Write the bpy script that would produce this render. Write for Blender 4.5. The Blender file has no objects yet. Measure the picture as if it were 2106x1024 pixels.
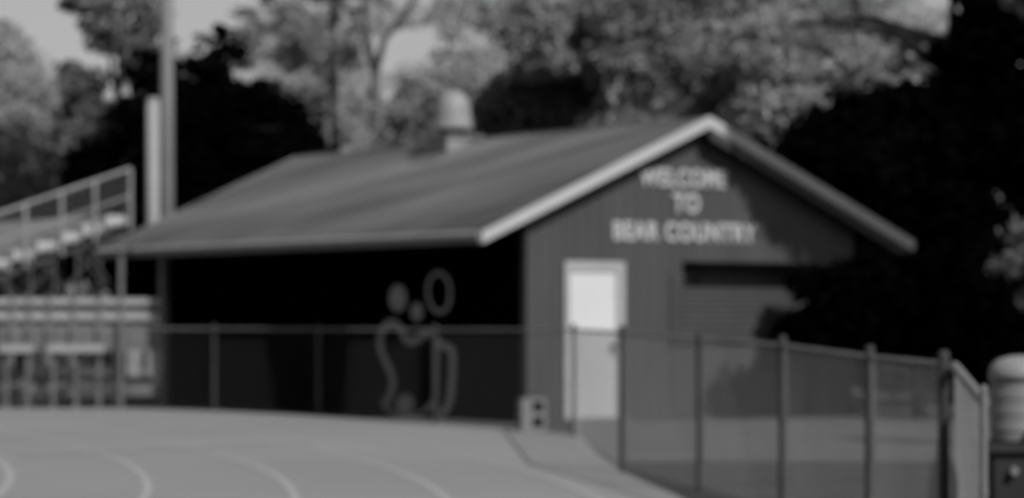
import bpy, bmesh, math, random
import numpy as np
from mathutils import Vector, Matrix
R = math.radians
S = bpy.context.scene
COL = S.collection

# ------------------------------------------------------------------ camera
CAM_H = 1.33
cd = bpy.data.cameras.new('camera'); cam = bpy.data.objects.new('camera', cd); COL.objects.link(cam)
cam.location = (0, 0, CAM_H); cam.rotation_euler = (R(90), 0, 0)
cd.sensor_width = 36; cd.lens = 100.04; cd.shift_y = 0.0712
cd.clip_start = 0.1; cd.clip_end = 2000
cd.dof.use_dof = True; cd.dof.focus_distance = 4.6; cd.dof.aperture_fstop = 5.0
S.camera = cam

# ------------------------------------------------------------------ light
SUN_EL, SUN_X, SUN_Y = 40, .55, -.835          # the sun stands to the right and behind the camera
w = bpy.data.worlds.new('World'); S.world = w; w.use_nodes = True
nt = w.node_tree; bg = nt.nodes['Background']
sky = nt.nodes.new('ShaderNodeTexSky'); sky.sky_type = 'NISHITA'; sky.sun_disc = False
sky.sun_elevation = R(SUN_EL); sky.sun_rotation = math.atan2(SUN_X, SUN_Y)
sky.air_density = 1.0; sky.dust_density = 2.0
bw = nt.nodes.new('ShaderNodeRGBToBW')
nt.links.new(sky.outputs[0], bw.inputs[0]); nt.links.new(bw.outputs[0], bg.inputs[0])
bg.inputs[1].default_value = 0.088
sl = bpy.data.lights.new('sun', 'SUN'); so = bpy.data.objects.new('sun', sl); COL.objects.link(so)
sl.energy = 5.0; sl.angle = R(0.5); sl.color = (1, 1, 1)   # monochrome photograph
sd = Vector((SUN_X, SUN_Y, 0)).normalized() * math.cos(R(SUN_EL)) + Vector((0, 0, math.sin(R(SUN_EL))))
so.rotation_euler = sd.to_track_quat('Z', 'Y').to_euler()
so.location = (20, -10, 30)
S.view_settings.view_transform = 'Standard'; S.view_settings.look = 'None'
S.view_settings.exposure = 0.07; S.view_settings.gamma = 1
S.render.engine = 'CYCLES'
S.cycles.use_denoising = True

# ------------------------------------------------------------------ materials
def mat(name, g, rough=.8, var=.0, scale=3.0, stretch=(1, 1, 1), bump=0.0, bscale=20., metal=0., rot=0.):
    m = bpy.data.materials.new(name); m.use_nodes = True
    t = m.node_tree; p = t.nodes['Principled BSDF']
    p.inputs['Base Color'].default_value = (g, g, g, 1)
    p.inputs['Roughness'].default_value = rough; p.inputs['Metallic'].default_value = metal
    p.inputs['Specular IOR Level'].default_value = .25 if g > .02 else (.05 if g > .003 else 0)
    tc = t.nodes.new('ShaderNodeTexCoord'); mp = t.nodes.new('ShaderNodeMapping')
    mp.inputs['Scale'].default_value = stretch; mp.inputs['Rotation'].default_value = (0, 0, rot)
    t.links.new(tc.outputs['Object'], mp.inputs[0])
    if var:
        n = t.nodes.new('ShaderNodeTexNoise'); n.inputs['Scale'].default_value = scale
        n.inputs['Detail'].default_value = 4
        t.links.new(mp.outputs[0], n.inputs['Vector'])
        r = t.nodes.new('ShaderNodeMapRange')
        r.inputs[1].default_value = .3; r.inputs[2].default_value = .7
        r.inputs[3].default_value = g * (1 - var); r.inputs[4].default_value = min(.95, g * (1 + var))
        t.links.new(n.outputs['Fac'], r.inputs[0]); t.links.new(r.outputs[0], p.inputs['Base Color'])
    if bump:
        n2 = t.nodes.new('ShaderNodeTexNoise'); n2.inputs['Scale'].default_value = bscale
        t.links.new(mp.outputs[0], n2.inputs['Vector'])
        b = t.nodes.new('ShaderNodeBump'); b.inputs['Strength'].default_value = bump; b.inputs['Distance'].default_value = .02
        t.links.new(n2.outputs['Fac'], b.inputs['Height']); t.links.new(b.outputs[0], p.inputs['Normal'])
    return m
M = {}
M['track'] = mat('track_surface', 0.1761, .9, .075, .22, bump=.3, bscale=60)
M['line'] = mat('track_line_paint', 0.252, .8, .12, 6)
M['ground'] = mat('dry_ground', 0.0476, .95, .3, .8, bump=.5, bscale=8)
M['grass'] = mat('grass_ground', 0.028, .95, .3, 1.2, bump=.5, bscale=30)
M['path'] = mat('worn_concrete', 0.0728, .9, .15, 1.0, bump=.3, bscale=30)
M['siding'] = mat('painted_siding', 0.03988, .7, .14, 2.2, (1, 1, .25), bump=.25, bscale=14)
M['under2'] = mat('dark_underboard', .03, .8)
M['hatch'] = mat('hatch_dark_paint', 0.00224, .9)
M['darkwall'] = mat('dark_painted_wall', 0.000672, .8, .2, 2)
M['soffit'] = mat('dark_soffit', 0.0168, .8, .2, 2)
M['roof'] = mat('weathered_shingles', 0.09324, .9, .6, .55, (1, .5, 1.0), bump=.6, bscale=14, rot=.55)
M['trim'] = mat('white_trim_paint', 0.28, .6, .06, 2)
M['gutter'] = mat('eave_trim_paint', 0.0952, .6, .1, 2)
M['door'] = mat('white_door_paint', 0.3968, .5, .03, 2)
M['frame'] = mat('door_frame_paint', 0.2352, .6, .06, 3)
M['letter'] = mat('letter_paint', 0.2856, .6, .05, 5)
M['mural'] = mat('mural_paint', 0.204, .8, .12, 5)
M['shutter'] = mat('shutter_paint', 0.04032, .6, .1, 3)
M['black'] = mat('dark_hardware', 0.0168, .6)
M['galv'] = mat('galvanised_steel', 0.168, .5, .15, 5, metal=.0)
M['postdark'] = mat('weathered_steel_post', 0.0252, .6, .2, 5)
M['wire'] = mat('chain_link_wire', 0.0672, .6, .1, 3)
M['wire_lit'] = mat('sunlit_chain_link_wire', .14, .6, .1, 3)  # lighter copy of the wire, sunlight on the sun-facing run put into the colour
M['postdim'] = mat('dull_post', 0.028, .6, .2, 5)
M['rail'] = mat('fence_rail', 0.16, .6, .2, 5)
M['alu'] = mat('aluminium', 0.2352, .45, .12, 3)
M['alud'] = mat('dull_steel_frame', 0.0952, .6, .2, 3)
M['seat'] = mat('bright_aluminium', .48, .45, .1, 3)
M['under'] = mat('understructure_steel', .038, .6, .2, 4)
M['concrete'] = mat('concrete_pole', 0.1456, .8, .08, 1.5)
M['concrete2'] = mat('pale_pole_paint', 0.2016, .8, .06, 1.5)
M['block'] = mat('concrete_block_face', 0.1232, .9, .15, 12)
M['vent'] = mat('vent_metal', 0.1848, .55, .1, 5)
M['cooler'] = mat('cooler_plastic', 0.1456, .5, .05, 3)
M['cart'] = mat('cart_dark_paint', .02, .6, .2, 3)
M['bark'] = mat('bark', 0.056, .95, .35, 4, (1, 1, .3), bump=.8, bscale=12)
M['barkdark'] = mat('dark_bark', 0.0112, .95, .35, 4, (1, 1, .3))
def leafmat(name, g, var=.6, scale=.55, trans=.25):
    m = mat(name, g, .75, var, scale)
    t = m.node_tree; p = t.nodes['Principled BSDF']; out = t.nodes['Material Output']
    tr = t.nodes.new('ShaderNodeBsdfTranslucent'); mx = t.nodes.new('ShaderNodeMixShader')
    mx.inputs[0].default_value = trans
    src = p.inputs['Base Color'].links[0].from_socket
    t.links.new(src, tr.inputs[0]); t.links.new(p.outputs[0], mx.inputs[1]); t.links.new(tr.outputs[0], mx.inputs[2])
    t.links.new(mx.outputs[0], out.inputs[0])
    return m
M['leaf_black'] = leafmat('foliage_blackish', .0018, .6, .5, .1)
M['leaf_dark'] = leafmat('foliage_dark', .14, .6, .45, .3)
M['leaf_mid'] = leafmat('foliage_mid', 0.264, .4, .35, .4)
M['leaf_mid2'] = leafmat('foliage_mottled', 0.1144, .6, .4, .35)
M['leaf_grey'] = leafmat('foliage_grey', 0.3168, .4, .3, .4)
M['leaf_pale'] = leafmat('foliage_hazed', 0.396, .45, .3, .35)
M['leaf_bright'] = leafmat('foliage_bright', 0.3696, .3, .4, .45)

# ------------------------------------------------------------------ mesh helpers
class MB:
    def __init__(s): s.v = []; s.f = []
    def add(s, v, f):
        o = len(s.v); s.v += [tuple(p) for p in v]; s.f += [tuple(i + o for i in q) for q in f]
    def box(s, a, b, mt=None):
        (x0, y0, z0), (x1, y1, z1) = a, b
        v = [Vector(p) for p in ((x0,y0,z0),(x1,y0,z0),(x1,y1,z0),(x0,y1,z0),(x0,y0,z1),(x1,y0,z1),(x1,y1,z1),(x0,y1,z1))]
        if mt: v = [mt @ p for p in v]
        s.add(v, [(0,3,2,1),(4,5,6,7),(0,1,5,4),(1,2,6,5),(2,3,7,6),(3,0,4,7)])
    def tube(s, pts, r, n=8, cap=True):
        pts = [Vector(p) for p in pts]
        rr = r if isinstance(r, (list, tuple)) else [r] * len(pts)
        o = len(s.v); k = len(pts)
        for i, p in enumerate(pts):
            d = (pts[min(i+1, k-1)] - pts[max(i-1, 0)]).normalized()
            a = d.orthogonal().normalized() if i == 0 else (pa - d * pa.dot(d)).normalized()
            pa = a; b = d.cross(a)
            for j in range(n):
                t = 2*math.pi*j/n
                s.v.append(tuple(p + (a*math.cos(t) + b*math.sin(t)) * rr[i]))
        for i in range(k-1):
            for j in range(n):
                j2 = (j+1) % n
                s.f.append((o+i*n+j, o+i*n+j2, o+(i+1)*n+j2, o+(i+1)*n+j))
        if cap:
            s.f.append(tuple(o+j for j in range(n-1, -1, -1))); s.f.append(tuple(o+(k-1)*n+j for j in range(n)))
    def bar(s, a, b, wd, th):     # rectangular bar between two points
        a, b = Vector(a), Vector(b); d = b - a; L = d.length
        q = d.to_track_quat('Z', 'Y').to_matrix().to_4x4(); mt = Matrix.Translation(a) @ q
        s.box((-wd/2, -th/2, 0), (wd/2, th/2, L), mt)
    def lathe(s, prof, c, n=32):
        o = len(s.v); k = len(prof); c = Vector(c)
        for r, z in prof:
            for j in range(n):
                t = 2*math.pi*j/n; s.v.append((c.x + r*math.cos(t), c.y + r*math.sin(t), c.z + z))
        for i in range(k-1):
            for j in range(n):
                j2 = (j+1) % n; s.f.append((o+i*n+j, o+i*n+j2, o+(i+1)*n+j2, o+(i+1)*n+j))
        s.f.append(tuple(o+j for j in range(n-1, -1, -1))); s.f.append(tuple(o+(k-1)*n+j for j in range(n)))
    def prism(s, poly, mt, t0, t1):   # polygon (u,v) extruded along local w; mt maps (u,v,w)
        n = len(poly)
        v = [mt @ Vector((u, q, t0)) for u, q in poly] + [mt @ Vector((u, q, t1)) for u, q in poly]
        s.add(v, [tuple(range(n-1, -1, -1)), tuple(range(n, 2*n))] + [(i, (i+1) % n, n+(i+1) % n, n+i) for i in range(n)])
    def build(s, name, m, parent=None, bevel=0, smooth=False):
        me = bpy.data.meshes.new(name)
        org = Vector((0, 0, 0))
        me.from_pydata(s.v, [], s.f); me.update()
        if m: me.materials.append(m)
        o = bpy.data.objects.new(name, me); COL.objects.link(o)
        bm = bmesh.new(); bm.from_mesh(me); bmesh.ops.recalc_face_normals(bm, faces=bm.faces); bm.to_mesh(me); bm.free()
        if smooth:
            me.polygons.foreach_set('use_smooth', [True] * len(me.polygons))
            md = o.modifiers.new('ws', 'WEIGHTED_NORMAL') if False else None
        if bevel:
            b = o.modifiers.new('bevel', 'BEVEL'); b.width = bevel; b.segments = 2; b.limit_method = 'ANGLE'
        if parent is not None: o.parent = parent
        return o
def tag(o, label=None, cat=None, group=None, kind=None):
    if label: o['label'] = label
    if cat: o['category'] = cat
    if group: o['group'] = group
    if kind: o['kind'] = kind
    return o
def empty(name, loc=(0, 0, 0), rz=0., label=None, cat=None, group=None):
    o = bpy.data.objects.new(name, None); COL.objects.link(o); o.location = loc; o.rotation_euler = (0, 0, rz)
    o.empty_display_size = .2
    return tag(o, label, cat, group)
def copy_thing(o, loc, rz=None):
    c = o.copy(); COL.objects.link(c); c.location = loc
    if rz is not None: c.rotation_euler = (0, 0, rz)
    for ch in list(o.children):
        d = ch.copy(); COL.objects.link(d); d.parent = c
        for g in list(ch.children):
            e = g.copy(); COL.objects.link(e); e.parent = d
    return c
F = 5852.5
def at(px, py, D): return Vector(((px-1053)/F*D, D, CAM_H + (662-py)/F*D))

# ------------------------------------------------------------------ ground
def sheet(name, pts, z, m, thick=0):
    b = MB(); b.add([(x, y, z) for x, y in pts], [tuple(range(len(pts)))])
    o = b.build(name, m); tag(o, kind='structure'); return o
sheet('ground', [(-600, -50), (600, -50), (600, 1200), (-600, 1200)], 0, M['ground'])
# running track: everything left of the fence line
TC = Vector((-41.73, 17.82))
trk = [(-30, 2), (1.6, 2), (1.55, 17), (1.25, 22.0), (.98, 25.3), (.86, 29), (.80, 33.4), (-.8, 37.0),
       (-2.70, 40.2), (-4.4, 42.6), (-6.1, 43.85), (-9.5, 43.7), (-16, 43.5), (-30, 43)]
sheet('track', trk, .004, M['track'])
sheet('grass', [(1.6, 2), (40, 2), (40, 26.9), (1.05, 26.9), (.98, 25.3), (1.25, 22), (1.55, 17)], .004, M['grass'])
sheet('path', [(.8, 33.4), (.86, 29), (1.0, 27.0), (12, 27.0), (22, 36), (22, 52), (.8, 37.1)], .008, M['path'])
def arc_line(name, r, a0, a1, wd=.07, label=None):
    b = MB(); n = 90; v = []
    for i in range(n+1):
        a = R(a0 + (a1-a0)*i/n)
        for q in (r-wd/2, r+wd/2): v.append((TC.x + q*math.cos(a), TC.y + q*math.sin(a), .009))
    b.add(v, [(2*i, 2*i+2, 2*i+3, 2*i+1) for i in range(n)])
    o = b.build(name, M['line']); tag(o, kind='structure')
for k, (a0, a1) in enumerate([(-15, 40), (-15, 46), (-15, 33), (-15, 30), (-15, 24.5)]):
    arc_line('lane_line', 38 + 1.128*k, a0, a1)
b = MB(); p0, p1 = at(60, 937, 0).xy, 0
v = []
for px, py in ((40, 938), (640, 908)):
    for dy in (-1.3, 1.3):
        D = 1.33*F/(py+dy-662); v.append(((px-1053)/F*D, D, .013))
b.add(v, [(0, 2, 3, 1)]); tag(b.build('lane_line', M['line']), kind='structure')

# ------------------------------------------------------------------ building (local x: along gable, local y: along the long side)
TH = .597
LL, WW, OE, O1, O2, ZE, ZR = 10.30, 5.665, .87, .27, .73, 2.46, 4.10
bl = empty('concession_building', (.194, 37.465, 0), TH,
    'low gabled building with shingle roof and WELCOME TO BEAR COUNTRY on its end wall', 'building')
half = WW/2; pitch = (ZR-ZE)/(half+OE)
def zroof(g): return ZE + (g+OE)*pitch if g < half else ZR - (g-half)*pitch
T = .13
XZ = Matrix(((1,0,0,0),(0,0,1,0),(0,1,0,0),(0,0,0,1)))     # (u,v,w)->(x=u,y=w,z=v)
# gable end wall with shallow board grooves cut as real recesses
b = MB(); n = 0
bw_ = .20; x = 0.0
while x < WW-1e-4:
    x1 = min(WW, x+bw_)
    g0, g1 = x, x1-.007
    if g1 > g0:
        poly = [(g0, 0), (g1, 0), (g1, zroof(g1)-.10)] + ([(half, ZR-.10)] if g0 < half < g1 else []) + [(g0, zroof(g0)-.10)]
        b.prism(poly, XZ, 0, .010)
    x = x1
b.prism([(0, 0), (WW, 0), (WW, zroof(WW)-.105), (half, ZR-.105), (0, zroof(0)-.105)], XZ, .010, T)
b.build('gable_wall', M['siding'], bl)
b = MB(); b.prism([(0, 0), (WW, 0), (WW, zroof(WW)-.105), (half, ZR-.105), (0, zroof(0)-.105)], XZ, LL-T, LL)
b.build('gable_wall', M['siding'], bl)
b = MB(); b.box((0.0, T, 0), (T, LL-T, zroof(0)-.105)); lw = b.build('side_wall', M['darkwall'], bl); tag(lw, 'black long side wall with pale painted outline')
b = MB(); b.box((WW-T, T, 0), (WW, LL-T, zroof(WW)-.105)); b.build('side_wall', M['siding'], bl)
b = MB(); b.box((-.05, LL-.16, 0), (-.004, LL+.05, zroof(0)-.14)); b.box((-.05, LL+.006, 0), (.10, LL+.05, zroof(0)-.14)); b.build('corner_board', M['gutter'], bl, .004)
# roof
b = MB()
sec = [(-OE, ZE-.02), (half, ZR-.02), (WW+OE, ZE-.02), (WW+OE, ZE-.09), (half, ZR-.09), (-OE, ZE-.09)]
b.prism(sec, XZ, -O1+.03, LL+O2-.03)
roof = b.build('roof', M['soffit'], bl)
b = MB()
# shingle courses, each a thin overlapping step, left and right slope
nc = 17
for sgn in (0, 1):
    for i in range(nc):
        ua, ub = i/nc, (i+1)/nc
        ga, gb = -OE-.02+(half+OE+.02)*ua, -OE-.02+(half+OE+.02)*ub
        za, zb = ZE-.02+(ZR-ZE+.02)*ua, ZE-.02+(ZR-ZE+.02)*ub
        if sgn: ga, gb = WW-ga, WW-gb
        b.prism([(ga, za+.002), (ga, za+.014), (gb, zb+.008), (gb, zb+.002)], XZ, -O1+.02, LL+O2-.02)
b.build('shingles', M['roof'], roof)
mpn = [n for n in M['roof'].node_tree.nodes if n.type == 'MAPPING'][0]
mpn.vector_type = 'TEXTURE'; mpn.inputs['Rotation'].default_value = (0, 0, R(-58)); mpn.inputs['Scale'].default_value = (3.2, .8, 1)
b = MB(); b.tube([(half, -O1+.03, ZR+.0), (half, LL+O2-.03, ZR+.0)], .035, 8); b.build('ridge_cap', M['roof'], roof)
# rake boards and eave trim
for y0, y1 in ((-O1-.03, -O1+.02), (LL+O2-.02, LL+O2+.03)):
    for sgn in (0, 1):
        b = MB(); g0, g1 = (-OE-.03, half) if not sgn else (WW+OE+.03, half)
        b.prism([(g0, ZE-.12), (g0, ZE+.035), (g1, ZR+.035), (g1, ZR-.12)], XZ, y0, y1)
        b.build('rake_board', M['trim'] if y0 < 0 else M['roof'], roof)
for sgn in (0, 1):
    b = MB(); g0, g1 = (-OE-.055, -OE-.022) if not sgn else (WW+OE+.022, WW+OE+.055)
    b.box((g0, -O1+.022, ZE-.11), (g1, LL+O2-.022, ZE+.0)); b.build('eave_board', M['gutter'], roof)
b = MB(); b.prism([(-OE-.075, ZE-.045), (-OE-.075, ZE+.012), (-OE+.02, ZE+.055), (-OE+.02, ZE+.045), (-OE-.058, ZE+.004), (-OE-.058, ZE-.045)], XZ, -O1+.024, LL+O2-.024)
b.build('drip_edge', M['galv'], roof)
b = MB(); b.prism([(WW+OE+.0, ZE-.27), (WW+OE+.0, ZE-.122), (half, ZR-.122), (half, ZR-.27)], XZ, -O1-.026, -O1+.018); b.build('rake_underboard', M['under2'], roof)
# soffit frieze on the gable, dark strip below the rakes
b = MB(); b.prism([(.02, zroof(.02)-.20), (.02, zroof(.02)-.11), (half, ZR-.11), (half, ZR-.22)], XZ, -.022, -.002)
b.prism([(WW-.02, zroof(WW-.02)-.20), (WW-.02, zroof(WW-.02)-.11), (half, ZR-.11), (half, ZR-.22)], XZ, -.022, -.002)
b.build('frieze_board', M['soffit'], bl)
# door
dx, dw, dh = .585, .99, 2.14
fr = MB()
fr.box((dx, -.05, 0), (dx+.09, -.002, dh)); fr.box((dx+dw-.13, -.05, 0), (dx+dw, -.002, dh)); fr.box((dx+.09, -.05, dh-.13), (dx+dw-.13, -.002, dh))
df = fr.build('door_frame', M['frame'], bl, .004)
b = MB(); b.box((dx+.093, -.022, .05), (dx+dw-.133, -.003, dh-.133)); dr = b.build('door', M['door'], bl, .003)
b = MB(); b.tube([(dx+dw-.20, -.022, .99), (dx+dw-.20, -.09, .99)], [.022, .03], 12); b.box((dx+dw-.235, -.027, .88), (dx+dw-.165, -.0222, 1.06)); b.build('handle', M['black'], dr)
b = MB(); b.box((dx-.02, -.14, 0), (dx+dw+.02, -.052, .045)); b.build('doorstep', M['path'], bl, .004)
# service window with roll-up shutter and a propped hatch board
b = MB()
hz0, hz1 = 1.10, 1.98
nsl = 11
for i in range(nsl):
    za = hz0 + (hz1-hz0)*i/nsl; zb = hz0 + (hz1-hz0)*(i+1)/nsl
    b.prism([(-.006, za), (-.03, za+.012), (-.03, zb-.012), (-.006, zb)], Matrix(((0,0,1,0),(1,0,0,0),(0,1,0,0),(0,0,0,1))), 2.42, 4.55)
sh = b.build('roller_shutter', M['shutter'], bl)
b = MB()
b.box((2.36, -.05, 1.04), (4.61, -.002, 1.097)); b.box((2.36, -.04, 1.10), (2.417, -.002, 2.0)); b.box((4.553, -.04, 1.10), (4.61, -.002, 2.0))
b.build('shutter_frame', M['siding'], sh)
b = MB(); b.prism([(0, 2.16), (-.36, 2.13), (-.36, 2.08), (0, 2.10)], Matrix(((0,0,1,0),(1,0,0,0),(0,1,0,0),(0,0,0,1))), 2.58, 4.85)
ht = b.build('hatch_board', M['hatch'], bl); ht.location.y = -.004
for gx in (2.75, 4.7):
    b = MB(); b.bar((gx, -.012, 1.85), (gx, -.33, 2.085), .03, .03); b.build('brace', M['soffit'], ht)
# lettering
def lettering(txt, g0, g1, z0, z1, parent):
    cu = bpy.data.curves.new('t', 'FONT'); cu.body = txt; cu.extrude = .012; cu.offset = .032; cu.space_character = 1.1
    o = bpy.data.objects.new('t', cu); COL.objects.link(o)
    bpy.context.view_layer.update()
    me = bpy.data.meshes.new_from_object(o.evaluated_get(bpy.context.evaluated_depsgraph_get()))
    bpy.data.objects.remove(o)
    co = np.empty(len(me.vertices)*3); me.vertices.foreach_get('co', co); co = co.reshape(-1, 3)
    mn, mx = co.min(0), co.max(0)
    out = np.empty_like(co)
    out[:, 0] = g0 + (co[:, 0]-mn[0])/(mx[0]-mn[0])*(g1-g0)
    out[:, 2] = z0 + (co[:, 1]-mn[1])/(mx[1]-mn[1])*(z1-z0)
    out[:, 1] = -.002 - (co[:, 2]-mn[2])
    me.vertices.foreach_set('co', out.ravel()); me.flip_normals(); me.materials.clear(); me.materials.append(M['letter']); me.update()
    n = bpy.data.objects.new('lettering', me); COL.objects.link(n); n.parent = parent; return n
tag(lettering('WELCOME', 1.84, 3.34, 3.17, 3.42, bl), 'painted word WELCOME')
tag(lettering('TO', 2.40, 2.87, 2.82, 3.09, bl), 'painted word TO')
tag(lettering('BEAR COUNTRY', 1.40, 3.86, 2.43, 2.69, bl), 'painted words BEAR COUNTRY')
# painted outline on the black side wall: flat strips a few mm thick
def wall_l(px, py):
    t = (px-1053)/F; dL = (-math.sin(TH), math.cos(TH))
    l = (t*37.465 - .194)/(dL[0]-t*dL[1]); D = 37.465 + l*dL[1]
    return l, CAM_H + (662-py)/F*D
MZ = Matrix(((0,0,1,0),(1,0,0,0),(0,1,0,0),(0,0,0,1)))   # (u,v,w)->(x=w,y=u,z=v)
def ribbon(pts, wd, mb, off, closed=False):
    P = [Vector(wall_l(740+x*.3514, 540+y*.3516)) for x, y in pts]
    # smooth
    Q = []
    n = len(P); rng = range(n if closed else n-1)
    for i in rng:
        p0 = P[(i-1) % n] if closed or i > 0 else P[i]; p1 = P[i]; p2 = P[(i+1) % n]; p3 = P[(i+2) % n] if closed or i+2 < n else p2
        for s in range(6):
            t = s/6; Q.append(.5*((2*p1)+(p2-p0)*t+(2*p0-5*p1+4*p2-p3)*t*t+(3*p1-p0-3*p2+p3)*t*t*t))
    if not closed: Q.append(P[-1])
    m = len(Q); v = []
    for i, q in enumerate(Q):
        a = Q[(i-1) % m] if closed or i > 0 else q; c = Q[(i+1) % m] if closed or i < m-1 else q
        d = (c-a).normalized(); nn = Vector((-d.y, d.x))*wd/2
        # strips are foreshortened along the wall: widen the horizontal part a little
        v += [(off, q.x+nn.x*1.6, q.y+nn.y), (off, q.x-nn.x*1.6, q.y-nn.y)]
    k = m if closed else m-1
    o = len(mb.v); mb.v += v
    mb.f += [(o+2*i, o+2*i+1, o+(2*((i+1) % m))+1, o+2*((i+1) % m)) for i in range(k)]
def blob(cx, cy, rx, ry, mb, off):
    pts = [wall_l(740+(cx+rx*math.cos(t))*.3514, 540+(cy+ry*math.sin(t))*.3516) for t in [2*math.pi*i/24 for i in range(24)]]
    o = len(mb.v); mb.v += [(off, y, z) for y, z in pts]; mb.f.append(tuple(range(o, o+24)))
b = MB()
blob(225, 208, 50, 80, b, -.006); blob(336, 288, 36, 54, b, -.006)
ribbon([(470, 60), (425, 80), (400, 140), (405, 210), (430, 265), (470, 290), (515, 260), (530, 190), (520, 110)], .055, b, -.006, True)
ribbon([(135, 835), (175, 780), (195, 690), (165, 600), (125, 510), (125, 420), (160, 360), (210, 355), (245, 400), (270, 445), (310, 462), (355, 435), (400, 412), (440, 440), (490, 485), (540, 510), (545, 600), (540, 700), (530, 800), (500, 865), (470, 890)], .10, b, -.006)
ribbon([(448, 470), (446, 600), (444, 700), (440, 800), (400, 850)], .085, b, -.0085)
blob(268, 825, 52, 58, b, -.0085)
ribbon([(150, 850), (230, 885), (330, 890), (400, 850)], .05, b, -.011)
mu = b.build('painted_outline', M['mural'], lw)
# roof ventilator
vt_l = 6.1
def ridge_l(px):
    t = (px-1053)/F; dL = (-math.sin(TH), math.cos(TH)); q = (.194+half*math.cos(TH), 37.465+half*math.sin(TH))
    return (t*q[1]-q[0])/(dL[0]-t*dL[1])
vl = ridge_l(953); vg = half-.19
b = MB(); b.box((vg-.30, vl-.30, ZR-.42), (vg+.30, vl+.30, ZR+.05)); b.box((vg-.345, vl-.345, ZR+.05), (vg+.345, vl+.345, ZR+.085))
vt = b.build('ventilator', M['galv'], bl, .006)
b = MB(); b.box((vg-.62, vl-.42, ZR-.30), (vg-.30, vl+.42, ZR-.28), Matrix.Translation((0, 0, 0))); b = MB()
b.prism([(vg-.58, zroof(vg-.58)+.012), (vg-.301, zroof(vg-.301)+.012), (vg-.301, zroof(vg-.301)+.03), (vg-.58, zroof(vg-.58)+.03)], XZ, vl-.40, vl+.40)
b.build('flashing', M['gutter'], vt)
b = MB(); b.lathe([(.19, .086), (.19, .22)], (vg, vl, ZR), 24); b.build('neck', M['black'], vt, smooth=False)
b = MB(); b.lathe([(.285, .19), (.295, .21), (.295, .235), (.272, .25), (.262, .36), (.268, .37), (.258, .385), (.252, .50), (.258, .51), (.245, .53), (.225, .63), (.175, .71), (.10, .76), (.03, .775)], (vg, vl, ZR), 32)
b.v = [(vg+(x-vg)*1.08, vl+(y-vl)*1.08, z) for x, y, z in b.v]
b.build('dome', M['vent'], vt, smooth=False)

# ------------------------------------------------------------------ fences
def chain(mb, a, b_, z0a, z1a, z0b, z1b, step=.075, r=.0022):
    # diagonal wires of a chain link panel, each a thin 3-sided rod
    a, b_ = Vector(a), Vector(b_); L = (b_-a).length; d = (b_-a)/L
    H = z1a-z0a; n = int((L+H)/step)
    for s in (1, -1):
        for i in range(n):
            x0 = -H + i*step; x1 = x0 + H
            ta, tb = 0., 1.
            if x0 < 0: ta = -x0/H
            if x1 > L: tb = (L-x0)/H
            if tb <= ta: continue
            def pt(t):
                xx = x0 + H*t; u = xx/L
                zt = t if s > 0 else 1-t
                lo = z0a+(z0b-z0a)*u; hi = z1a+(z1b-z1a)*u
                return Vector((a.x+d.x*xx, a.y+d.y*xx, lo+(hi-lo)*zt))
            mb.tube([pt(ta), pt(tb)], r, 3, False)
def fence(name, pts, label, posts, rail_r=.014, post_r=.034, mp=M['postdim'], wire=.0009, step=.08, mr=M['rail'], mw=M['wire']):
    """pts: (x, y, top z); posts: indices of points that carry a post"""
    org = Vector((pts[0][0], pts[0][1], 0)); o = empty(name, org, 0, label, 'fence')
    P = [Vector(p)-org for p in pts]
    for i in posts:
        b = MB(); x, y, z = P[i]
        b.tube([(x, y, 0), (x, y, z+.02)], post_r, 14)
        b.tube([(x, y, z+.02), (x, y, z+.035), (x, y, z+.05)], [post_r*1.08, post_r*1.0, post_r*.5], 14)
        for zz in (.25, .65, z-.12): b.tube([(x, y, zz-.012), (x, y, zz+.012)], post_r*1.12, 14)
        b.build('post', mp, o, smooth=False)
    b = MB()
    for p, q in zip(P, P[1:]): b.tube([(p.x, p.y, p.z-.02), (q.x, q.y, q.z-.02)], rail_r, 10)
    b.build('top_rail', mr, o)
    b = MB()
    for p, q in zip(P, P[1:]): chain(b, p.xy, q.xy, .04, p.z-.03, .04, q.z-.03, step, wire)
    b.build('chain_link_mesh', mw, o)
    return o
fl = [(-9.4, 43.5, 1.25), (-7.9, 43.6, 1.25), (-6.1, 43.7, 1.25), (-4.45, 42.5, 1.25), (-2.74, 40.3, 1.25), (-1.01, 37.2, 1.25), (.72, 33.2, 1.26)]
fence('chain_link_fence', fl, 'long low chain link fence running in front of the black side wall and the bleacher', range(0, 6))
fr_ = [(.72, 33.2, 1.26), (.98, 25.3, 1.255), (1.48, 22.4, 1.22), (1.855, 19.5, 1.19), (2.10, 16.7, 1.145), (2.155, 14.2, 1.14)]
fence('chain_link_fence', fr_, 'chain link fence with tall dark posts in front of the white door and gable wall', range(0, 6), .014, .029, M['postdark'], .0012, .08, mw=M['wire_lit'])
cx_, cy_ = 2.155+.05, 14.2
f3 = [(2.20, 14.15, 1.13), (1.89, 11.4, 1.03)]
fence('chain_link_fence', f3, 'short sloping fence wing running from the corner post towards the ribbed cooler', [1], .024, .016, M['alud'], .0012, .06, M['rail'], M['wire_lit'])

# concrete block standing by the wall corner
blk = empty('concrete_block', (.24, 34.9, 0), R(18), 'pale two-holed concrete block stood on end by the wall corner', 'block')
b = MB(); w2, h2, d2 = .16, .40, .10
def pan(x0, x1, z0, z1): b.box((x0, -d2, z0), (x1, d2, z1))
pan(-w2, -.02, 0, h2); pan(.12, w2, 0, h2); pan(-.02, .12, 0, .04); pan(-.02, .12, .17, .23); pan(-.02, .12, .36, h2)
b.build('shell', M['block'], blk)
b = MB(); b.box((-.018, -.02, .042), (.118, .02, .168)); b.box((-.018, -.02, .232), (.118, .02, .358)); b.build('hollow_shade', M['soffit'], blk)  # dark fill standing for the shade inside the two holes

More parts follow.
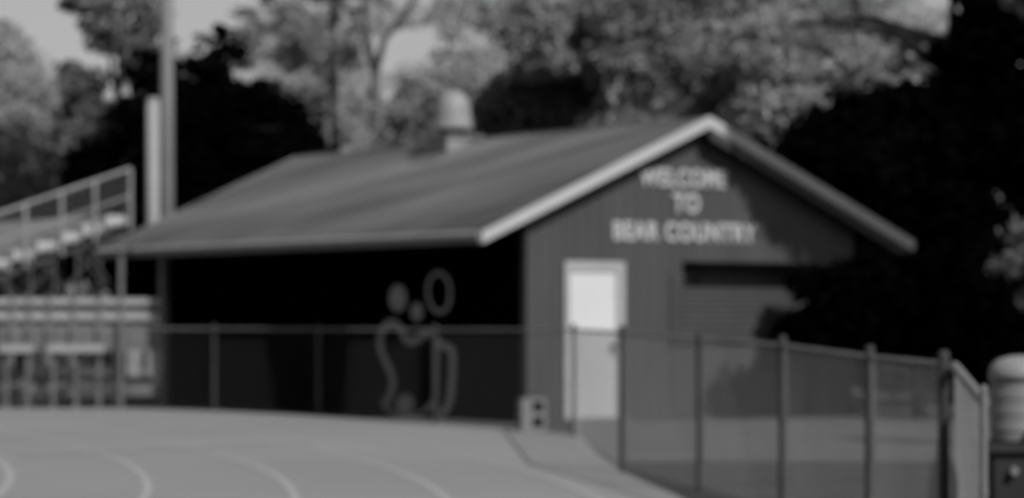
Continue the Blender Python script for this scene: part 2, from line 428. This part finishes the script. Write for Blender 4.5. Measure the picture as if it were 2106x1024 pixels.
# ------------------------------------------------------------------ poles behind the building
def pole(name, px, D, r0, r1, h, m, label, cat, group=None):
    x = (px-1053)/F*D; o = empty(name, (x, D, 0), 0, label, cat, group)
    b = MB(); b.tube([(0, 0, 0), (0, 0, h*.5), (0, 0, h)], [r0, (r0+r1)/2, r1], 20); b.build('shaft', m, o, smooth=True)
    b = MB(); b.tube([(0, 0, 0), (0, 0, .06)], r0*1.8, 16); b.build('base_plate', M['galv'], o)
    return o
p = pole('light_pole', 343, 53.5, .150, .105, 13.0, M['concrete'], 'tall grey pole rising out of the picture behind the roof end', 'pole')
b = MB(); b.box((-1.4, -.06, 12.6), (1.4, .06, 12.74)); cr = b.build('crossarm', M['galv'], p)
for x in (-1.2, -.4, .4, 1.2):
    b = MB(); b.lathe([(.06, 0), (.12, -.05), (.24, -.32), (.25, -.36)], (x, -.12, 12.6), 16); b.build('floodlight', M['alud'], cr)
p = pole('steel_post', 315, 52.0, .122, .118, 5.35, M['concrete2'], 'shorter paler post close beside the tall pole', 'post')
b = MB(); b.tube([(0, 0, 5.35), (0, 0, 5.42)], [.13, .10], 16); b.build('cap', M['galv'], p)

# ------------------------------------------------------------------ bleacher (local x: climbing direction, local y: along the rows)
dLx, dLy = -math.sin(TH), math.cos(TH); dGx, dGy = math.cos(TH), math.sin(TH)
def bpt(l, g): return (.194+dLx*l+dGx*g, 37.465+dLy*l+dGy*g, 0)
bx = bpt(12.0, 0)
bch = empty('bleacher', bx, TH, 'stepped aluminium bleacher with raised guard rail at left beyond the roof end', 'bleacher')
RUN, RISE, N = .415, .15, 9
LEN = 14.0
topg = .12
for i in range(N):
    g = topg - RUN*i; z = 3.06 - RISE*i
    b = MB(); b.box((g-.36, -.02, z-.13), (g-.01, LEN, z+.04)); b.build('seat_plank', M['seat'], bch, .006)
    b = MB(); b.box((g-.42, .05, z-.27), (g-.20, LEN-.05, z-.24)); b.box((g-.015, .05, z-.22), (g+.0, LEN-.05, z-.06)); b.build('foot_plank', M['alud'], bch)
for yy in (0.06, 2.4, 4.8, 7.2, 9.6, 12.0):
    b = MB()
    b.bar((topg+.02, yy, 2.86), (topg-RUN*(N-1)-.4, yy, 2.86-RISE*(N-1)-.15), .05, .07)
    for i in range(N):
        g = topg - RUN*i; z = 3.06 - RISE*i
        b.bar((g-.02, yy, 0), (g-.02, yy, z-.05), .05, .05)
    b.bar((topg-.02, yy+.03, 1.62), (topg-RUN*2, yy+.03, 2.5), .035, .035)
    b.bar((topg-RUN*1-.02, yy+.03, 2.5), (topg-RUN*3, yy+.03, 1.7), .035, .035)
    b.bar((topg-RUN*3, yy+.03, 2.3), (topg-RUN*4.6, yy+.03, 1.6), .035, .035)
    b.bar((topg, yy+.03, 1.62), (topg-RUN*(N-1), yy+.03, 1.62), .05, .06)
    for q in (0, 2, 4, 6):
        g = topg-RUN*q; b.bar((g-.02, yy-.03, 1.65), (g-RUN*2-.02, yy-.03, 2.75-RISE*q), .035, .03)
    b.build('understructure_frame', M['postdim'] if False else M['under'], bch)
# guard rail up the near end
b = MB()
def rp(g): return 3.86 + (g-topg)*RISE/RUN*.93
for dz in (0, -.45, -.85):
    b.tube([(topg+.05, -.10, rp(topg)+dz+.02), (topg-RUN*(N-1)-.3, -.10, rp(topg-RUN*(N-1)-.3)+dz)], .030 if dz == 0 else .018, 8)
for k, g in enumerate((topg+.05, topg-.60, topg-1.20, topg-1.85, topg-2.5, topg-3.1)):
    b.tube([(g, -.10, rp(g)), (g, -.10, rp(g)-1.02)], .034, 8)
b.build('guard_rail', M['galv'], bch)
b = MB(); chain(b, (topg+.05, -.10), (topg-3.2, -.10), rp(topg)-.86, rp(topg)-.02, rp(topg-3.2)-.86, rp(topg-3.2)-.02, .075, .004); b.build('rail_mesh', M['wire'], bch)

# front walkway of the bleacher, in front of it
wk = empty('walkway', (-7.8, 44.45, 0), 0, 'pale metal walkway with two bright rails below the bleacher and behind the fence', 'walkway')
def wx(px, D=44.45): return (px-1053)/F*D + 7.8
b = MB()
x0, x1 = wx(-60), wx(337)
b.box((x0, -.02, 1.60), (x1, .04, 1.70)); b.box((x0, -.03, 1.36), (x1, .05, 1.47)); b.build('rail_plank', M['alu'], wk, .006)
b = MB(); b.box((x0, 0.06, 1.47), (x1, .09, 1.60)); b.box((x0, .052, .88), (x1, .08, 1.34)); b.build('mesh_panel', M['alud'], wk)
b = MB(); b.box((x0, .1, 1.28), (wx(240), 1.1, 1.34)); b.build('deck', M['alud'], wk)
for px in (-20, 25, 60, 100, 150, 205, 250, 332):
    b = MB(); hi = 2.36 if px in (250, 332) else 1.75
    b.box((wx(px)-.035, -.045, 0), (wx(px)+.035, .0, hi)); b.build('post', M['gutter'] if px in (250, 332) else M['alud'], wk)
b = MB(); b.box((wx(256), .5, 1.68), (wx(332), .54, 2.50)); b.build('shade_gap_panel', M['darkwall'], wk)  # black sheet added to stand for the dense shade under the eave
for a, c in ((262, 292), (303, 334)):
    b = MB(); b.box((wx(a), -.06, .48), (wx(c), -.03, .90)); b.build('side_panel', M['galv'], wk, .005)
b = MB(); b.box((wx(258), -.07, .18), (wx(334), -.04, .36)); b.build('kick_board', M['alud'], wk)
b = MB(); b.box((wx(-60), -.12, .22), (wx(135), -.06, .44)); b.build('kick_board', M['alud'], wk)
# players' benches
def bench(px0, px1, label):
    D = 43.95; x0, x1 = (px0-1053)/F*D, (px1-1053)/F*D; L = x1-x0
    o = empty('bench', (x0, D, 0), 0, label, 'bench', 'benches in front of the walkway')
    b = MB(); b.box((0, -.13, .86), (L, .13, .98)); b.build('seat', M['alu'], o, .01)
    b = MB(); b.box((.02, .10, .35), (L-.02, .26, .39)); b.build('foot_plank', M['alud'], o)
    for t in (.1, .5, .9):
        b = MB(); b.bar((L*t, 0, 0), (L*t, 0, .86), .06, .06); b.bar((L*t, .02, .5), (L*t, .22, .35), .04, .04); b.bar((L*t, -.2, .02), (L*t, .26, .02), .05, .04); b.build('leg', M['alud'], o)
    return o
bench(-40, 68, 'short bright metal bench at the far left edge of the fence')
bench(98, 216, 'longer bright metal bench below the walkway left of the building')

# ------------------------------------------------------------------ cooler on a cart, right edge
kx, ky = (2086-1053)/F*14.0, 13.9
ct = empty('utility_cart', (kx+.10, ky, 0), 0, 'dark wheeled cart under the ribbed cooler at the right edge', 'cart')
b = MB(); b.box((-.30, -.30, .70), (.5, .30, .745)); b.build('cart_top', M['cart'], ct, .01)
b = MB(); b.box((-.27, -.27, .16), (.46, .27, .697)); b.build('cart_body', M['cart'], ct, .02)
for sx in (-.2, .4):
    for sy in (-.24, .24):
        b = MB(); b.tube([(sx, sy-.03, .08), (sx, sy+.03, .08)], .08, 16); b.build('wheel', M['black'], ct)
b = MB(); b.tube([(-.17, -.272, .62), (-.17, -.32, .62)], [.022, .02], 16); b.build('knob', M['alud'], ct)
b = MB(); b.add([(-.02, -.285, .30), (.20, -.285, .16), (.20, -.285, .56)], [(0, 1, 2)]); 
b = MB(); b.tube([(.02, -.30, .20), (.06, -.31, .42), (.16, -.31, .52)], .05, 10); b.build('hose_coil', M['trim'], ct)
cl = empty('drinks_cooler', (kx+.02, ky, .745), 0, 'ribbed pale round cooler with a domed lid standing on the dark cart', 'cooler')
b = MB(); pr = [(.135, 0), (.150, .01)]
for z in (.07, .15, .23):
    pr += [(.152, z-.02), (.155, z-.012), (.155, z+.012), (.152, z+.02)]
pr += [(.152, .30)]
b.lathe(pr, (0, 0, 0), 32); b.build('body', M['cooler'], cl, smooth=False)
b = MB(); b.lathe([(.160, .30), (.163, .335), (.150, .375), (.115, .405), (.06, .42), (.02, .423)], (0, 0, 0), 32); b.build('lid', M['galv'], cl, smooth=True)
b = MB(); b.tube([(0, -.15, .05), (0, -.21, .05), (0, -.21, .01)], .015, 8); b.build('spigot', M['black'], cl)

# ------------------------------------------------------------------ trees
def leaves(rng, centres, radii, per, size, flat=.6):
    """leaf-sized quads in clumps"""
    n = len(centres)*per
    c = np.repeat(centres, per, 0); r = np.repeat(radii, per)
    d = rng.normal(size=(n, 3)); d /= np.linalg.norm(d, axis=1)[:, None]
    pos = c + d*(r*rng.uniform(.25, 1, n)**.6)[:, None]*np.array([1, 1, flat])
    u = rng.normal(size=(n, 3)); u /= np.linalg.norm(u, axis=1)[:, None]
    w_ = np.cross(u, rng.normal(size=(n, 3))); w_ /= np.linalg.norm(w_, axis=1)[:, None]
    s = size*rng.uniform(.6, 1.4, n)[:, None]
    a = u*s; b_ = w_*s*.55
    v = np.stack([pos-a, pos-b_*.9+a*.05, pos+a, pos+b_*.9+a*.05], 1).reshape(-1, 3)
    return v
def leafobj(name, v, m, parent):
    n = len(v)//4; me = bpy.data.meshes.new(name)
    me.vertices.add(4*n); me.vertices.foreach_set('co', v.ravel())
    me.loops.add(4*n); me.loops.foreach_set('vertex_index', np.arange(4*n, dtype=np.int32))
    me.polygons.add(n); me.polygons.foreach_set('loop_start', np.arange(0, 4*n, 4, dtype=np.int32))
    me.update(calc_edges=True); me.validate(); me.materials.append(m)
    o = bpy.data.objects.new(name, me); COL.objects.link(o); o.parent = parent; return o
def tree(name, label, x, y, lobes, trunk, leafm, barkm, seed, clumps=120, cr=.55, per=45, size=.14, cat='tree', lean=(0, 0), group='trees behind the building', limbs=6, fill=.35, trunks=None):
    """lobes: (dx, dy, z, rx, ry, rz) ellipsoids that make the uneven crown"""
    rng = np.random.default_rng(seed); rnd = random.Random(seed)
    o = empty(name, (x, y, 0), 0, label, cat, group)
    vol = np.array([l[3]*l[4]*l[5] for l in lobes]); pw = vol/vol.sum()
    C = []; Rr = []
    for l, q in zip(lobes, pw):
        k = max(4, int(clumps*q))
        d = rng.normal(size=(k, 3)); d /= np.linalg.norm(d, axis=1)[:, None]
        rad = rng.uniform(fill, 1, k)**.5
        C.append(np.array(l[:3]) + d*rad[:, None]*np.array(l[3:])); Rr.append(cr*rng.uniform(.5, 1.5, k))
    C = np.concatenate(C); Rr = np.concatenate(Rr)
    C[:, 2] = np.maximum(C[:, 2], .3)
    leafobj('crown', leaves(rng, C, Rr, per, size), leafm, o)
    b = MB(); r0, h = trunk
    top = Vector((lean[0], lean[1], h))
    if trunks: 
        for pts, rr in trunks: b.tube(pts, rr, 8)
    else:
        pts = [Vector((0, 0, -.05)), Vector((lean[0]*.2+rnd.uniform(-.08, .08), lean[1]*.2, h*.3)), Vector((lean[0]*.6, lean[1]*.6+.05, h*.65)), top]
        b.tube(pts, [r0, r0*.8, r0*.5, r0*.15], 10)
        for i in range(limbs):
            t = rnd.uniform(.35, .85); base = pts[1].lerp(pts[3], (t-.3)/.7)
            tg = Vector(C[rnd.randrange(len(C))])
            if tg.z < base.z: tg.z = base.z + rnd.uniform(.3, 1)
            mid = base.lerp(tg, .5) + Vector((0, 0, .25))
            b.tube([base, mid, tg], [r0*.4, r0*.25, r0*.08], 6)
    b.build('trunk', barkm, o, smooth=True)
    return o
def px2(px, D): return (px-1053)/F*D
def pz(py, D): return CAM_H + (662-py)/F*D

# left edge, grey broadleaf
D = 72; s = D/F
tree('broadleaf_tree', 'soft grey leafy tree filling the far left edge of the picture', px2(40, D), D,
     [(0, 0, pz(250, D), 130*s, 1.5, 110*s), (-60*s, .5, pz(130, D), 75*s, 1.3, 90*s), (40*s, 0, pz(400, D), 130*s, 1.5, 110*s), (-30*s, 0, pz(560, D), 150*s, 1.5, 100*s)],
     (.2, 6), M['leaf_grey'], M['bark'], 1, 420, .6, 190, .075)
D = 67; s = D/F
tree('leafy_tree', 'mottled grey tree with pale sky gaps just left of the tall pole', px2(245, D), D,
     [(0, 0, pz(40, D), 85*s, 1, 65*s), (60*s, 0, pz(130, D), 45*s, 1, 60*s), (-80*s, 0, pz(180, D), 45*s, 1, 50*s), (-20*s, 0, pz(250, D), 90*s, 1, 55*s), (-60*s, 0, pz(12, D), 50*s, 1, 25*s), (-90*s, 0, pz(320, D), 70*s, 1, 70*s)],
     (.2, 7.6), M['leaf_mid2'], M['barkdark'], 2, 170, .36, 55, .11)
D = 65; s = D/F
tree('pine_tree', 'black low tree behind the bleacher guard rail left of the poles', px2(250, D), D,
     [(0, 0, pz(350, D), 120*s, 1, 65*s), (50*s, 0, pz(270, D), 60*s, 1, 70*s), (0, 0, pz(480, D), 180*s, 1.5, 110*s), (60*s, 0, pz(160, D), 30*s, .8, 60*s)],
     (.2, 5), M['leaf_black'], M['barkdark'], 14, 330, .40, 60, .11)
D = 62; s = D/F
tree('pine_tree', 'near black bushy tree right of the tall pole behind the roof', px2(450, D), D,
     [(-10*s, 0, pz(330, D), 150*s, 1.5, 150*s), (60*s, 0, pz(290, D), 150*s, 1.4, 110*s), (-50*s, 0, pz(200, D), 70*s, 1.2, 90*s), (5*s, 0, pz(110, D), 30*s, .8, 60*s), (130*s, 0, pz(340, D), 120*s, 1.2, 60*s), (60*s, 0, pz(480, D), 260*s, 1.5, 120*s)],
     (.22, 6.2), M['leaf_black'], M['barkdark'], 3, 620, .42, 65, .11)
# tall thin trees in the middle, with forked trunks
D = 74; s = D/F
def T(pts, r): return ([Vector((((px-765)*s), (i % 2)*.1, pz(py, D))) for i, (px, py) in enumerate(pts)], r)
tree('birch_tree', 'tall slender tree with forked pale grey trunk left of the roof ventilator', px2(765, D), D,
     [(-60*s, .8, pz(40, D), 130*s, 1, 70*s), (90*s, .8, pz(0, D), 90*s, 1, 45*s), (-20*s, .8, pz(-120, D), 200*s, 1.5, 100*s), (0, .6, pz(250, D), 60*s, .8, 70*s)],
     (.15, 8), M['leaf_grey'], M['bark'], 4, 170, .40, 80, .06,
     trunks=[T([(765, 760), (764, 560), (766, 330), (770, 200), (772, 150)], [.17, .16, .15, .13, .12]), T([(772, 150), (755, 90), (750, 20), (757, -120)], [.12, .11, .10, .05]),
             T([(772, 150), (790, 80), (830, 35), (870, -30), (890, -110)], [.10, .09, .08, .06, .03])])
def T(pts, r): return ([Vector((((px-690)*s), (i % 2)*.1, pz(py, D))) for i, (px, py) in enumerate(pts)], r)
D = 76; s = D/F
tree('birch_tree', 'slim straight tree left of the forked trunk, rising behind the roof', px2(690, D), D,
     [(-40*s, .8, pz(60, D), 110*s, 1, 110*s), (0, .8, pz(-90, D), 160*s, 1.5, 80*s), (-70*s, .8, pz(230, D), 60*s, 1, 70*s), (-130*s, .5, pz(30, D), 90*s, 1, 60*s)],
     (.15, 8), M['leaf_grey'], M['bark'], 5, 170, .40, 80, .06,
     trunks=[T([(692, 760), (690, 560), (692, 330), (682, 130), (690, -100)], [.16, .15, .13, .11, .05]), T([(684, 140), (650, 60), (600, 0)], [.06, .05, .02])])
# pale trees beyond, the distance haze put into their leaf colour
D = 100; s = D/F
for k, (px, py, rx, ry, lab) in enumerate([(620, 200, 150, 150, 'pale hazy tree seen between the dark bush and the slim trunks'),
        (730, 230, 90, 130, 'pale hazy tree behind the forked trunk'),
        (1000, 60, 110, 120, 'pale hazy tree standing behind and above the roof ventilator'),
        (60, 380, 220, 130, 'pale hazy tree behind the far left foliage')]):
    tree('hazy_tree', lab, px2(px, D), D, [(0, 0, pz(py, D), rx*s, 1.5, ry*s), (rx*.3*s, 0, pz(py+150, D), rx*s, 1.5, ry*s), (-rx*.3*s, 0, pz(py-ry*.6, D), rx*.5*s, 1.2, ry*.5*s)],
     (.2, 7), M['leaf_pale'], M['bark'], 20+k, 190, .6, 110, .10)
# mid trees behind the ridge
D = 64; s = D/F
tree('leafy_tree', 'grey rounded tree directly behind the roof ventilator', px2(900, D), D,
     [(0, 0, pz(230, D), 95*s, 1.3, 85*s), (60*s, 0, pz(180, D), 70*s, 1.2, 50*s), (0, 0, pz(380, D), 200*s, 1.5, 110*s)],
     (.2, 5), M['leaf_mid'], M['bark'], 6, 320, .45, 180, .07)
D = 60; s = D/F
tree('leafy_tree', 'dark leafy tree behind the ridge between ventilator and gable peak', px2(1150, D), D,
     [(0, 0, pz(230, D), 170*s, 1.5, 90*s), (40*s, 0, pz(150, D), 120*s, 1.4, 60*s), (150*s, -.6, pz(250, D), 80*s, 1.0, 50*s), (0, 0, pz(380, D), 250*s, 1.5, 130*s)],
     (.28, 7), M['leaf_dark'], M['barkdark'], 7, 460, .42, 130, .08)
D = 57; s = D/F
tree('leafy_tree', 'broad grey leafy tree rising behind the gable peak', px2(1420, D), D,
     [(0, 0, pz(130, D), 190*s, 1.6, 130*s), (-90*s, 0, pz(50, D), 130*s, 1.4, 90*s), (-260*s, .6, pz(70, D), 130*s, 1.4, 90*s), (60*s, 0, pz(-20, D), 220*s, 1.4, 90*s), (0, 0, pz(330, D), 230*s, 1.5, 130*s)],
     (.28, 7.5), M['leaf_mid'], M['bark'], 8, 800, .5, 190, .07)
D = 54; s = D/F
tree('leafy_tree', 'pale sunlit tree right of the gable peak with bright outer sprays', px2(1690, D), D,
     [(0, 0, pz(110, D), 170*s, 1.4, 110*s), (90*s, -.3, pz(60, D), 90*s, 1, 50*s), (-60*s, 0, pz(220, D), 120*s, 1.2, 90*s), (160*s, -.5, pz(85, D), 50*s, .8, 25*s), (230*s, -.6, pz(75, D), 50*s, .6, 30*s), (190*s, -.4, pz(120, D), 70*s, .6, 30*s), (60*s, 0, pz(-10, D), 120*s, 1.2, 60*s)],
     (.2, 6.8), M['leaf_bright'], M['bark'], 9, 560, .42, 180, .065)
# black mass on the right
D = 46; s = D/F
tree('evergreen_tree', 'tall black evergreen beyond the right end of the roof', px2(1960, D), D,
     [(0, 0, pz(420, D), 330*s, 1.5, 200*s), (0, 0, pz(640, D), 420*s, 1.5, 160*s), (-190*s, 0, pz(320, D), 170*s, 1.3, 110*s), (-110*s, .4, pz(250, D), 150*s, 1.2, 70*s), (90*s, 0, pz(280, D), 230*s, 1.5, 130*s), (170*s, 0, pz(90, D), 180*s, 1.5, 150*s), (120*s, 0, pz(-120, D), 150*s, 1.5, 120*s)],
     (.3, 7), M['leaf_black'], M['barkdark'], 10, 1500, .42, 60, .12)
D = 39.1; s = D/F
tree('evergreen_shrub', 'dense black shrub in front of the right corner of the gable wall', px2(1888, D), D,
     [(20*s, 0, pz(640, D), 250*s, .55, 85*s), (-30*s, 0, pz(585, D), 190*s, .5, 60*s), (160*s, 0, pz(600, D), 170*s, .8, 110*s), (-225*s, 0, pz(680, D), 60*s, .5, 35*s), (-215*s, 0, pz(600, D), 40*s, .5, 25*s)],
     (.1, 2.2), M['leaf_black'], M['barkdark'], 11, 800, .26, 60, .08, cat='shrub', group='shrubs')
# near tree whose branches enter at the right edge and whose crown shades the gable
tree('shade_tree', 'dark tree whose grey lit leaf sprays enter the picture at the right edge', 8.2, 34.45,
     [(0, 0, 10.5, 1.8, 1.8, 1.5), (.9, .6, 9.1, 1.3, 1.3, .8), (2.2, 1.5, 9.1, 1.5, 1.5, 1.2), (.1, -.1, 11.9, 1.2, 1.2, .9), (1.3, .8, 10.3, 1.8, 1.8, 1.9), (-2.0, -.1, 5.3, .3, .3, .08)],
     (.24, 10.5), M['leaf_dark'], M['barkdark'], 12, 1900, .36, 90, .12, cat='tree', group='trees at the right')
D = 30; s = D/F
tree('leafy_sapling', 'sparse grey leafed sapling at the right picture edge', px2(2130, D), D,
     [(0, 0, pz(560, D), 55*s, .4, 75*s), (-20*s, 0, pz(480, D), 30*s, .3, 20*s), (-60*s, 0, pz(545, D), 22*s, .3, 14*s), (10*s, 0, pz(640, D), 40*s, .3, 30*s)],
     (.04, 2.0), M['leaf_mid2'], M['barkdark'], 13, 26, .16, 30, .06, cat='sapling', group='trees at the right')
# underwood closing the view below the crowns
rng = np.random.default_rng(77)
C = np.stack([rng.uniform(-26, 30, 900), rng.uniform(84, 88, 900), rng.uniform(.3, 4.6, 900)], 1)
ho = bpy.data.objects.new('underwood', None)
bpy.data.objects.remove(ho)
v = leaves(rng, C, .9*rng.uniform(.6, 1.4, 900), 40, .22)
uo = leafobj('underwood', v, M['leaf_dark'], None); tag(uo, 'dark continuous underwood far behind the bleacher and building', 'underwood', kind='stuff')
